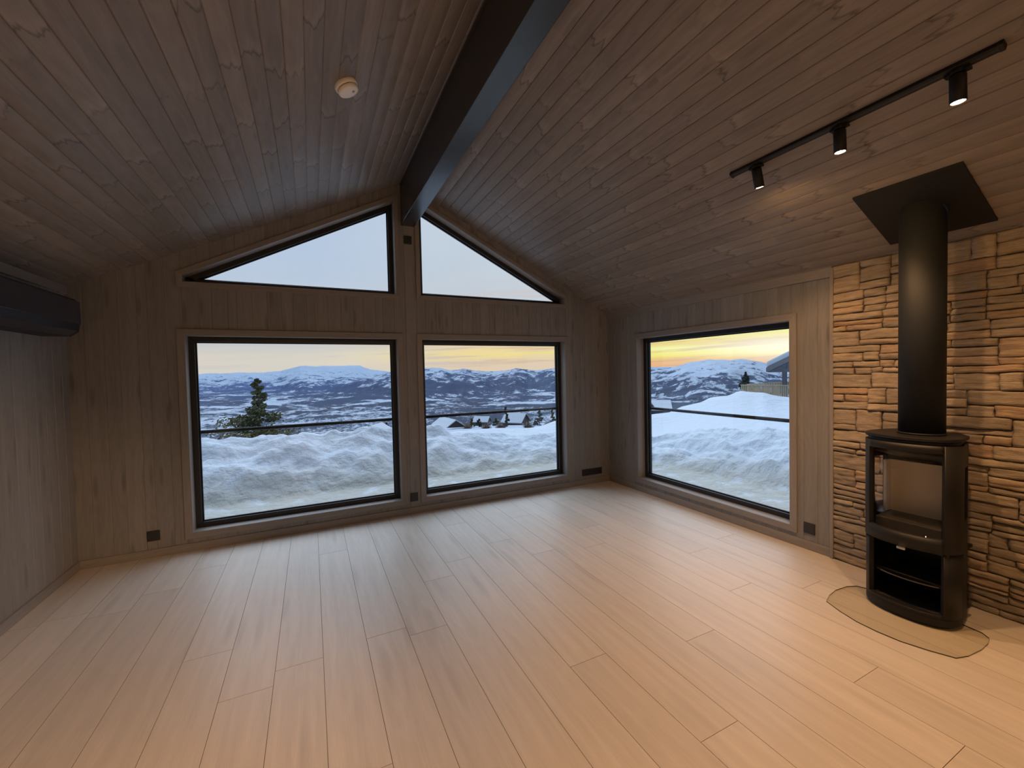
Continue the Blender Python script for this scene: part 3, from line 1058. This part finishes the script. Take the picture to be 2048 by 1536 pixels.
# ------------------------------------------------------------------ heat pump on the left wall
hp = empty('heat_pump', (XL, -.80, 1.83))
tag(hp, 'long dark heat pump unit high on the left wall, cut by the picture edge', 'heat pump')
mb = MB()
sec = [(0, 0), (.16, 0.0), (.205, .035), (.212, .09), (.212, .245), (.19, .272), (0, .272)]
mb.prism([(x, -.445, z_) for x, z_ in sec], (0, .89, 0)); mb.build('body', M['dark_plastic'], hp, bevel=.004)
mb = MB()
sec = [(.2125, .085), (.219, .088), (.219, .25), (.2125, .253)]
mb.prism([(x, -.44, z_) for x, z_ in sec], (0, .88, 0)); mb.build('front_panel', M['gloss_dark'], hp, bevel=.002)
mb = MB()
mb.hexa([(.165, -.40, -.001), (.165, .40, -.001), (.208, .40, .038), (.208, -.40, .038), (.163, -.40, .004), (.163, .40, .004), (.205, .40, .042), (.205, -.40, .042)])
mb.build('louvre', M['gloss_dark'], hp)

# ------------------------------------------------------------------ outdoors: yard and snow bank
def interp(x, xs, ys):
    return float(np.interp(x, xs, ys))
def P_(az, el, rho):
    a = R(az)
    return Vector((CAM.x + rho * math.sin(a), CAM.y + rho * math.cos(a), CAM.z + rho * math.tan(R(el))))
BY, BX = 2.55, 6.05           # foot of the bank: north side y, east side x
AZ1 = [-60, -12, -9.5, -6.7, -3.6, -1.4, 1.4, 4.3, 7, 10, 13.9, 15.9, 17.2, 21, 26, 32, 44.7, 50, 60, 75, 110]
E1 = [-7.2, -7.05, -7.1, -7.3, -7.2, -6.95, -7.25, -7.33, -7.1, -7.05, -7.3, -6.95, -8.1, -8.6, -8.8, -9.1, -9.3, -8.4, -7.8, -7.6, -8]
AZ2 = [-60, 14, 16, 17.2, 21.3, 26.2, 29.7, 32, 44.65, 48, 50.4, 52.6, 54.9, 57.3, 58.9, 60, 66, 80, 110]
E2 = [-9.5, -9.5, -8.0, -7.9, -7.7, -7.4, -7.34, -6.7, -5.93, -4.98, -4.0, -3.3, -2.8, -2.8, -3.3, -3.5, -3.8, -4, -5]
def foot_rho(az):
    a = R(az)
    s_, c_ = math.sin(a), math.cos(a)
    best = 1e9
    if c_ > 1e-3: best = min(best, (BY - CAM.y) / c_)
    if s_ > 1e-3: best = min(best, (BX - CAM.x) / s_)
    # round the corner
    x, y = CAM.x + best * s_, CAM.y + best * c_
    cx, cy, r_ = BX - 2.6, BY - 2.6, 2.6
    if x > cx and y > cy:
        # intersect ray with circle
        ox, oy = CAM.x - cx, CAM.y - cy
        bq = ox * s_ + oy * c_
        cq = ox * ox + oy * oy - r_ * r_
        disc = bq * bq - cq
        if disc > 0: best = -bq + math.sqrt(disc)
    return best
def yard():
    azs = np.arange(-58, 104, .28)
    offs = list(np.arange(-6.2, -1.0, .35)) + list(np.arange(-1.0, 2.6, .05)) + list(np.arange(2.6, 6, .25)) + list(np.arange(6, 34, 1.2))
    verts = []; dirt = []
    for az in azs:
        r0 = foot_rho(az)
        e1 = interp(az, AZ1, E1); e2_ = interp(az, AZ2, E2)
        r1 = r0 + 1.35 + .12 * noise.noise(Vector((az * .2, 3, 0)))
        z1 = CAM.z + r1 * math.tan(R(e1))
        r2 = interp(az, [14, 17, 30, 44, 56, 104], [r1 + 1.5, 12.5, 15, 17.5, 21, 24])
        z2 = CAM.z + r2 * math.tan(R(e2_))
        for o_ in offs:
            r_ = r0 + o_
            x = CAM.x + r_ * math.sin(R(az)); y = CAM.y + r_ * math.cos(R(az))
            zg = -.3
            if o_ <= 0:
                z_ = zg
            elif r_ < r1:
                t_ = (r_ - r0) / (r1 - r0)
                k = min(1, t_ * 1.02)
                k = .55 * k ** .75 + .45 * k * k * (3 - 2 * k)
                z_ = zg + (z1 - zg) * k
            elif r_ < r2:
                t_ = (r_ - r1) / (r2 - r1)
                lin_ = z1 + (z2 - z1) * t_
                # keep the field a touch under the line of sight until its own crest
                z_ = lin_ - .25 * math.sin(math.pi * t_) * min(1, (r2 - r1) / 6)
            else:
                z_ = z2 - (r_ - r2) * .30 - .012 * (r_ - r2) ** 1.5
            # lumps thrown up by the plough
            amp = .006 if o_ < -.1 else min(1, (o_ + .1) / .5)
            rough = max(0, 1 - max(0, r_ - r1 - .4) / 1.2)
            if o_ > -.1:
                q = Vector((x, y, 0))
                lump = noise.noise(q * 1.1) * .10 + noise.noise(q * 2.6 + Vector((5, 1, 0))) * .07 + (abs(noise.noise(q * 4.3))) * .06 + noise.noise(q * 9) * .02
                al = az * .13
                rip = noise.noise(Vector((al * 1.6, o_ * 4.2, 2))) * .085 + abs(noise.noise(Vector((al * 3.4, o_ * 8.5, 7)))) * .06
                ridge = math.sin((o_ * 5.2 + noise.noise(q * .9) * 2.2)) * .03 + rip
                z_ += amp * rough * (lump + ridge) * (1 if r_ < r1 + .3 else .7)
                z_ += (1 - rough) * noise.noise(q * .35) * .05
            else:
                z_ += .012 * noise.noise(Vector((x * 3, y * 3, 1)))
            verts.append((x, y, z_))
            dirt.append(max(0, min(1, 1.05 - (o_ + .1) / .75)) * (.9 if o_ > -.15 else .8))
    n, m_ = len(azs), len(offs)
    faces = [(i * m_ + j, (i + 1) * m_ + j, (i + 1) * m_ + j + 1, i * m_ + j + 1) for i in range(n - 1) for j in range(m_ - 1)]
    # drop the part that would lie inside the house
    keep = []
    for f in faces:
        cx = sum(verts[k][0] for k in f) / 4; cy = sum(verts[k][1] for k in f) / 4
        if cy < .12 and XL - .3 < cx < XR + .12: continue
        keep.append(f)
    me = bpy.data.meshes.new('snow_bank')
    me.from_pydata(verts, [], keep)
    a = me.attributes.new('dirt', 'FLOAT', 'POINT')
    a.data.foreach_set('value', dirt)
    smooth(me)
    me.update()
    o = link('snowy_yard', me, [M['snow']])
    return tag(o, kind='structure')
yard()

# far land: hillside, valley, three ranges
SKY_A = ([-60, -30, -11.5, -7.85, -5.4, -3.3, -1.15, 0, 1.1, 4.6, 5.8, 7.0, 9.85, 14, 40], [.5, .6, .59, .69, .64, .79, 1.42, 1.38, 1.33, 1.35, 1.33, .85, .40, .3, .2])
SKY_B = ([-60, -12, -4, 0, 3, 6, 9, 11.5, 13.97, 16.1, 17.44, 19.15, 20.85, 23.6, 26.4, 29.15, 31.9, 36, 44, 60], [-3.2, -3.2, -3.0, -2.3, -1.3, -.35, .30, .75, .92, .88, .51, .75, .37, .11, .53, .19, .54, .5, .35, .2])
SKY_C = ([-60, 34, 40, 44.7, 46.9, 49.3, 51.55, 54.8, 56.4, 57.9, 59.4, 64, 75, 100], [-6, -5, -1.5, -.2, .15, .86, 1.06, 1.01, .78, .32, -.1, -.6, .3, .4])
def land():
    azs = np.concatenate([np.arange(-60, -14, .5), np.arange(-14, 62, .12), np.arange(62, 104, .5)])
    rhos = np.concatenate([np.geomspace(45, 900, 40), np.geomspace(930, 14500, 210)])
    verts = []; snowy = []; near = []; far = []
    zv = -235.0
    for az in azs:
        eA = interp(az, *SKY_A); eB = interp(az, *SKY_B); eC = interp(az, *SKY_C)
        zA = CAM.z + 11500 * math.tan(R(eA)); zB = CAM.z + 6200 * math.tan(R(eB)); zC = CAM.z + 4800 * math.tan(R(eC))
        s_, c_ = math.sin(R(az)), math.cos(R(az))
        # the slope below the house: just under the bank's line of sight
        for rho in rhos:
            x = CAM.x + rho * s_; y = CAM.y + rho * c_
            el = interp(rho, [45, 90, 160, 500, 1500], [-9.8, -8.2, -7.35, -7.15, -8.5])
            if az > 40: el = interp(rho, [45, 90, 160, 500, 1500], [-6.6, -6.2, -6.2, -6.6, -8.5])
            hill = CAM.z + rho * math.tan(R(el))
            q = Vector((x, y, 0))
            base = max(hill, zv) if rho < 2600 else zv
            nz = noise.fractal(q * .0011, 1.0, 2.2, 6)
            nz2 = noise.fractal(q * .0045 + Vector((7, 3, 0)), 1.0, 2.1, 5)
            va = zv + 38 * nz + 14 * nz2 + 12
            def ridge(zc_, rc, sl_, sb):
                d = rho - rc
                return zc_ - abs(d) * (sl_ if d < 0 else sb)
            fA = ridge(zA, 11500, .105, .2)
            fB = ridge(zB, 6200, .15, .1)
            fC = ridge(zC, 4800, .17, .12)
            rg = max(fA, fB, fC)
            if fA == rg: rc_ = 11500
            elif fB == rg: rc_ = 6200
            else: rc_ = 4800
            dc = min(1, abs(rho - rc_) / 700)
            rg += (nz * 42 + nz2 * 22) * dc + nz2 * 13
            ground = max(base, va) if rho < 2600 else va
            if rho < 900: ground = hill + nz2 * .004 * rho
            z_ = max(ground, rg) if rho > 1500 else ground
            verts.append((x, y, z_))
            hgt = (z_ - zv) / 420
            sn = .10 + hgt * .85
            if rg == fA or rc_ == 11500 and z_ > -150: sn += .12
            if az > 40 and z_ > -180: sn += .14
            if rho < 1200: sn = .85 if az > 12 else .55
            elif z_ < -205: sn = .42 + .4 * noise.noise(q * .0013 + Vector((2, 9, 4)))
            snowy.append(max(0, min(1.15, sn)))
            near.append(max(0, min(1, (3200 - rho) / 1800)))
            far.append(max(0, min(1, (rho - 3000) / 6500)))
    n, m_ = len(azs), len(rhos)
    faces = [(i * m_ + j, (i + 1) * m_ + j, (i + 1) * m_ + j + 1, i * m_ + j + 1) for i in range(n - 1) for j in range(m_ - 1)]
    me = bpy.data.meshes.new('mountain_valley')
    me.from_pydata(verts, [], faces)
    for nm, arr in (('snowy', snowy), ('near', near), ('far', far)):
        a = me.attributes.new(nm, 'FLOAT', 'POINT')
        a.data.foreach_set('value', arr)
    smooth(me)
    me.update()
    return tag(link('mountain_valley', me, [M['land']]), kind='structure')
land()

# ------------------------------------------------------------------ trees
def conifer(name, label, base, H, Wd, nleaf, mat, seed, snow=0, group=None, leaf=.11, top_thin=1.0, cat='tree'):
    rr = random.Random(seed)
    root = empty(name, base)
    tag(root, label, cat, group)
    mb = MB(); mb.tube((0, 0, 0), (0, 0, H * .97), H * .022 + .02, .012, n=8)
    nb = 60 if nleaf > 1500 else 14
    brs = []
    for i in range(nb):
        h = H * (.06 + .9 * (i + rr.random()) / nb)
        f = 1 - h / H
        L = Wd / 2 * (min(1, f ** top_thin * 1.15 + .05)) * rr.uniform(.65, 1.1)
        a = rr.uniform(0, 2 * math.pi)
        tip = Vector((math.cos(a) * L, math.sin(a) * L, h + L * rr.uniform(-.12, .28)))
        brs.append((Vector((0, 0, h)), tip))
        if nleaf > 1500: mb.tube((0, 0, h), tip, .02, .005, n=4, caps=False)
    mb.build('trunk', M['bark'], root)
    me_v, me_f = [], []
    sv, sf = [], []
    def card(V_, F_, c, sz, flat=0.0):
        n_ = Vector((rr.gauss(0, 1), rr.gauss(0, 1), rr.gauss(0, 1) + flat)).normalized()
        u_ = n_.orthogonal().normalized(); w_ = n_.cross(u_)
        i0 = len(V_)
        for k in range(5):
            t_ = 2 * math.pi * k / 5
            V_.append(tuple(c + (u_ * math.cos(t_) + w_ * math.sin(t_) * .55) * sz * rr.uniform(.6, 1.1)))
        F_.append(tuple(range(i0, i0 + 5)))
    for i in range(nleaf):
        a, b = rr.choice(brs)
        t_ = rr.random() ** .6
        c = a.lerp(b, t_) + Vector((rr.gauss(0, 1), rr.gauss(0, 1), rr.gauss(0, .8))) * (b - a).length * .12
        card(me_v, me_f, c, leaf * rr.uniform(.6, 1.3))
    for i in range(snow):
        a, b = rr.choice([q for q in brs if q[0].z < H * .72])
        c = a.lerp(b, rr.uniform(.4, 1)) + Vector((rr.gauss(0, .05), rr.gauss(0, .05), .06))
        card(sv, sf, c, leaf * rr.uniform(.7, 1.5), flat=3)
    me = bpy.data.meshes.new('foliage'); me.from_pydata(me_v, [], me_f); link('foliage', me, [mat], root)
    if snow:
        me = bpy.data.meshes.new('snow'); me.from_pydata(sv, [], sf); tag(link('snow', me, [M['roof_snow']], root), kind='stuff')
    return root
p = P_(-5.7, -9.6, 21)
conifer('pine_tree', 'green pine tree dusted with snow, standing just beyond the snow bank behind the left window', p, 1.5 + 21 * math.tan(R(.30)) - p.z, 4.4, 9500, M['needle'], 3, snow=700, leaf=.075, top_thin=1.7)
p = P_(55.4, -2.9, 42)
conifer('spruce_tree', 'small dark spruce standing behind the deck fence in the side window', p, 1.75, 1.15, 1600, M['needle_dark'], 5, leaf=.1, top_thin=1.0)

# ------------------------------------------------------------------ cabins
def cabin(name, label, base, rot, w, l, h, rh, wallmat, ov=.5, windows=((-.25, .5), (.22, .5)), group=None):
    """gable end looks along local -y; w across, l deep, ridge along y"""
    root = empty(name, base, (0, 0, R(rot)))
    tag(root, label, 'cabin', group)
    mb = MB()
    mb.prism([(-w / 2, 0, -3), (w / 2, 0, -3), (w / 2, 0, h), (0, 0, h + rh), (-w / 2, 0, h)], (0, l, 0))
    mb.build('wall', wallmat, root)
    k = rh / (w / 2)
    mb = MB()
    for s_ in (-1, 1):
        e = w / 2 + ov
        mb.prism([(0, -ov, h + rh), (s_ * e, -ov, h - k * ov), (s_ * e, -ov, h - k * ov + .18), (0, -ov, h + rh + .18)], (0, l + 2 * ov, 0))
    mb.build('roof', M['cabin'], root)
    mb = MB()
    for s_ in (-1, 1):
        e = w / 2 + ov * .9
        mb.prism([(0, -ov * .9, h + rh + .181), (s_ * e, -ov * .9, h - k * ov * .9 + .181), (s_ * e, -ov * .9, h - k * ov * .9 + .5), (0, -ov * .9, h + rh + .62)], (0, l + 1.8 * ov, 0))
    mb.build('roof_snow', M['roof_snow'], root, bevel=.1)
    for fx, fz in windows:
        mb = MB(); mb.box((fx * w - .55, -.05, h * fz - .6), (fx * w + .55, .02, h * fz + .7))
        f = mb.build('window', M['white_paint'], root)
        mb = MB(); mb.box((fx * w - .42, -.07, h * fz - .48), (fx * w + .42, -.049, h * fz + .58))
        mb.build('pane', M['pane_dark'], f)
    return root
# in the middle window, just above the bank
cabin('cabin', 'brown cabin with snowy gable roof and pale window, left one in the middle window', P_(18.0, -8.35, 150), 4, 7, 14, 2.6, 2.3, M['cabin'], ov=.8, windows=((-.2, .75), (.2, .75)), group='cabins on the slope below')
cabin('cabin', 'cabin with a broad snowy roof, right of centre in the middle window', P_(27.6, -7.7, 165), 38, 8, 8, 2.6, 2.8, M['cabin'], ov=.8, group='cabins on the slope below')
cabin('cabin', 'cabin roof half hidden behind the snow bank, right end of the left window', P_(7.0, -8.0, 190), -30, 8, 11, 2.2, 2.2, M['cabin'], ov=.7, group='cabins on the slope below')
cabin('cabin', 'small far cabin with white roof in the middle of the middle window', P_(22.6, -7.2, 260), 50, 8, 9, 2.4, 2.6, M['cabin'], ov=.7, group='cabins on the slope below')
cabin('cabin', 'low wide snow-covered roof above the rail in the side window', P_(46.6, -6.15, 95), 48, 7, 8, 1.6, 1.4, M['cabin_grey'], ov=.6, group='cabins on the slope below')
cabin('cabin', 'cabin corner at the left edge of the side window, above the rail', P_(43.6, -6.5, 85), 20, 6, 9, 2.2, 1.6, M['cabin_grey'], ov=.5, group='cabins on the slope below')
k = 0
LAB = ['spruce beside the left cabin in the middle window', 'tall thin spruce in the middle of the middle window', 'spruce left of the broad roofed cabin', 'bushy spruce right of the broad roofed cabin',
       'spruce at the right end of the middle window', 'spruce between the two middle cabins', 'short spruce behind the left cabin', 'spruce near the right frame of the left window']
for i, (az, el, rho, H, Wd) in enumerate([(20.2, -7.9, 150, 4.5, 3), (25.0, -7.9, 140, 8, 3.2), (23.6, -7.9, 155, 4.5, 4), (29.6, -7.7, 150, 6.5, 4.5), (31.4, -7.5, 150, 6, 4), (21.2, -7.9, 145, 4.2, 3.5), (16.6, -8.0, 175, 5, 4), (8.9, -7.6, 210, 5, 4)]):
    conifer('spruce_tree', LAB[i], P_(az, el, rho), H, Wd, 260, M['needle_dark'] if i % 2 else M['needle'], 40 + i, leaf=.55, group='spruces on the slope below')
def shrub(label, base, H, Wd, seed, n=420):
    rr = random.Random(seed)
    root = empty('bare_shrub', base); tag(root, label, 'shrub', 'bare shrubs between the cabins')
    mb = MB()
    for i in range(n):
        a = rr.uniform(0, 6.28); L = rr.random() ** .5
        o_ = Vector((math.cos(a) * L * Wd / 2, math.sin(a) * L * Wd / 2, 0))
        top = Vector((o_.x * 1.15 + rr.gauss(0, .3), o_.y * 1.15 + rr.gauss(0, .3), H * (1 - L * L * .6) * rr.uniform(.5, 1)))
        d = (top - o_ * .4)
        u_ = d.orthogonal().normalized() * .07
        mb.poly([o_ * .4 - u_, o_ * .4 + u_, top])
    mb.build('twigs', M['twig'], root)
    return root
SH = ['leafless brown shrub right of the left cabin, middle window', 'leafless brown thicket behind the snow field, centre of the middle window', 'leafless brown thicket left of the broad roof, middle window', 'leafless brown thicket in front of the broad roofed cabin', 'leafless shrub near the right edge of the middle window']
for i, (az, el, rho, H, Wd) in enumerate([(19.6, -7.75, 130, 3.4, 3), (22.2, -7.75, 125, 3.0, 3.2), (24.2, -7.75, 125, 3.2, 3), (28.1, -7.75, 125, 3.4, 3.4), (30.9, -7.6, 125, 3.2, 3)]):
    shrub(SH[i], P_(az, el - .1, rho), H, Wd, i + 80)

# neighbour's covered terrace with deck and fence, right side of the side window
def neighbour():
    D = 24.0
    a0 = P_(54.9, -2.14, D)           # left end of the deck rail
    a1 = P_(61.5, -2.25, D - .5)
    z_rail = a0.z
    root = empty('neighbour_cabin', P_(60.5, -4.6, D + 1))
    tag(root, 'neighbouring grey cabin with snowy roof and open porch at the right of the side window', 'cabin')
    inv = -root.location
    L = lambda p_: Vector(p_) + inv
    dirx = (a1 - a0); dirx.z = 0; dirx.normalize()
    diry = Vector((-dirx.y, dirx.x, 0))
    if diry.dot(Vector(a0) - CAM) < 0: diry = -diry
    eave = P_(57.56, -.62, D + .8)
    e2 = P_(57.65, -.42, D + .8)
    def F(s_, d_, z_):               # s along, d depth, from the eave corner
        return L(eave + dirx * s_ + diry * d_) * 1 + Vector((0, 0, z_ - eave.z))
    zt = P_(59.92, 1.25, D + .8).z   # fascia height at the picture's edge
    ze = eave.z
    zdk = z_rail - 1.195
    rise = .52
    # roof slab rising away to the right
    mb = MB()
    W_ = 3.6
    c = [F(0, -.1, ze), F(W_, -.1, ze + rise * W_), F(W_, 5.5, ze + rise * W_), F(0, 5.5, ze),
         F(0, -.1, ze + .22), F(W_, -.1, ze + .24 + rise * W_), F(W_, 5.5, ze + .24 + rise * W_), F(0, 5.5, ze + .22)]
    mb.hexa(c)
    c2 = [F(W_, -.1, ze + rise * W_), F(2 * W_, -.1, ze), F(2 * W_, 5.5, ze), F(W_, 5.5, ze + rise * W_),
          F(W_, -.1, ze + .24 + rise * W_), F(2 * W_, -.1, ze + .22), F(2 * W_, 5.5, ze + .22), F(W_, 5.5, ze + .24 + rise * W_)]
    mb.hexa(c2)
    mb.build('roof', M['cabin_grey'], root)
    mb = MB()
    for q in (c, c2):
        t_ = [v + Vector((0, 0, .002)) for v in q[4:]]
        u_ = [v + Vector((0, 0, .30)) for v in q[4:]]
        mb.hexa(t_ + u_)
    mb.build('roof_snow', M['roof_snow'], root, bevel=.08)
    for s_ in (.62, 3.2):
        mb = MB()
        c = [F(s_, .3, zdk), F(s_ + .19, .3, zdk), F(s_ + .19, .5, zdk), F(s_, .5, zdk), F(s_, .3, ze + .15 + rise * s_), F(s_ + .19, .3, ze + .15 + rise * s_), F(s_ + .19, .5, ze + .15 + rise * s_), F(s_, .5, ze + .15 + rise * s_)]
        mb.hexa(c); mb.build('post', M['cabin_grey'], root)
    mb = MB()
    c = [F(.0, .28, ze - .02), F(W_ * 2, .28, ze - .02), F(W_ * 2, .46, ze - .02), F(0, .46, ze - .02), F(0, .28, ze + .14), F(W_ * 2, .28, ze + .14), F(W_ * 2, .46, ze + .14), F(0, .46, ze + .14)]
    mb.hexa(c); mb.build('beam', M['cabin_grey'], root)
    mb = MB()
    c = [F(1.32, 1.6, zdk), F(7.0, 1.6, zdk), F(7.0, 5.4, zdk), F(1.32, 5.4, zdk), F(1.32, 1.6, ze + .5), F(7.0, 1.6, ze + .6), F(7, 5.4, ze + .6), F(1.32, 5.4, ze + .5)]
    mb.hexa(c); mb.build('wall', M['cabin_grey'], root)
    # deck fence
    fr = empty('deck_fence', P_(57, -4.4, D)); tag(fr, 'pale timber picket fence around the neighbouring deck, nearer stretch', 'fence')
    inv2 = -fr.location
    def fence(parent, inv_, p0, p1, h, n, ph):
        p0 = Vector(p0) + inv_; p1 = Vector(p1) + inv_
        d = (p1 - p0).normalized(); s2 = Vector((-d.y, d.x, 0))
        mb = MB()
        def bar(pa, pb, w_, t_):
            u_ = Vector((0, 0, 1)) * w_; v_ = s2 * t_
            mb.hexa([pa - u_ - v_, pb - u_ - v_, pb - u_ + v_, pa - u_ + v_, pa + u_ - v_, pb + u_ - v_, pb + u_ + v_, pa + u_ + v_])
        bar(p0, p1, .02, .06)
        mb.build('top_rail', M['deck'], parent)
        for i in range(n):
            q = p0.lerp(p1, (i + .5) / n)
            mb = MB()
            w_ = d * (p1 - p0).length / n * .36
            v_ = s2 * .012
            mb.hexa([q - w_ - v_ - Vector((0, 0, h)), q + w_ - v_ - Vector((0, 0, h)), q + w_ + v_ - Vector((0, 0, h)), q - w_ + v_ - Vector((0, 0, h)),
                     q - w_ - v_, q + w_ - v_, q + w_ + v_, q - w_ + v_])
            mb.build('picket', M['deck'], parent)
    fence(fr, inv2, a0, a1, 1.15, 34, 0)
    b0 = a0 + diry * 5 + Vector((0, 0, .0)); b1 = a1 + diry * 5.0
    b0 = P_(55.6, -2.05, D + 6); b1 = P_(60.5, -1.75, D + 4)
    fr2 = empty('deck_fence', P_(58, -4.2, D + 5)); tag(fr2, 'far stretch of the pale timber fence behind the neighbouring deck', 'fence')
    fence(fr2, -fr2.location, b0, b1, 1.0, 20, 0)
    # deck
    dk = MB()
    q = [a0, a1, P_(60.5, -1.75, D + 4), P_(55.6, -2.05, D + 6)]
    q = [Vector((v.x, v.y, z_rail - 1.2)) for v in q]
    dk.hexa([v - Vector((0, 0, .12)) for v in q] + q)
    tag(dk.build('timber_deck', M['deck']), 'snow-edged timber deck floor inside the picket fence of the neighbouring cabin', 'deck')
neighbour()
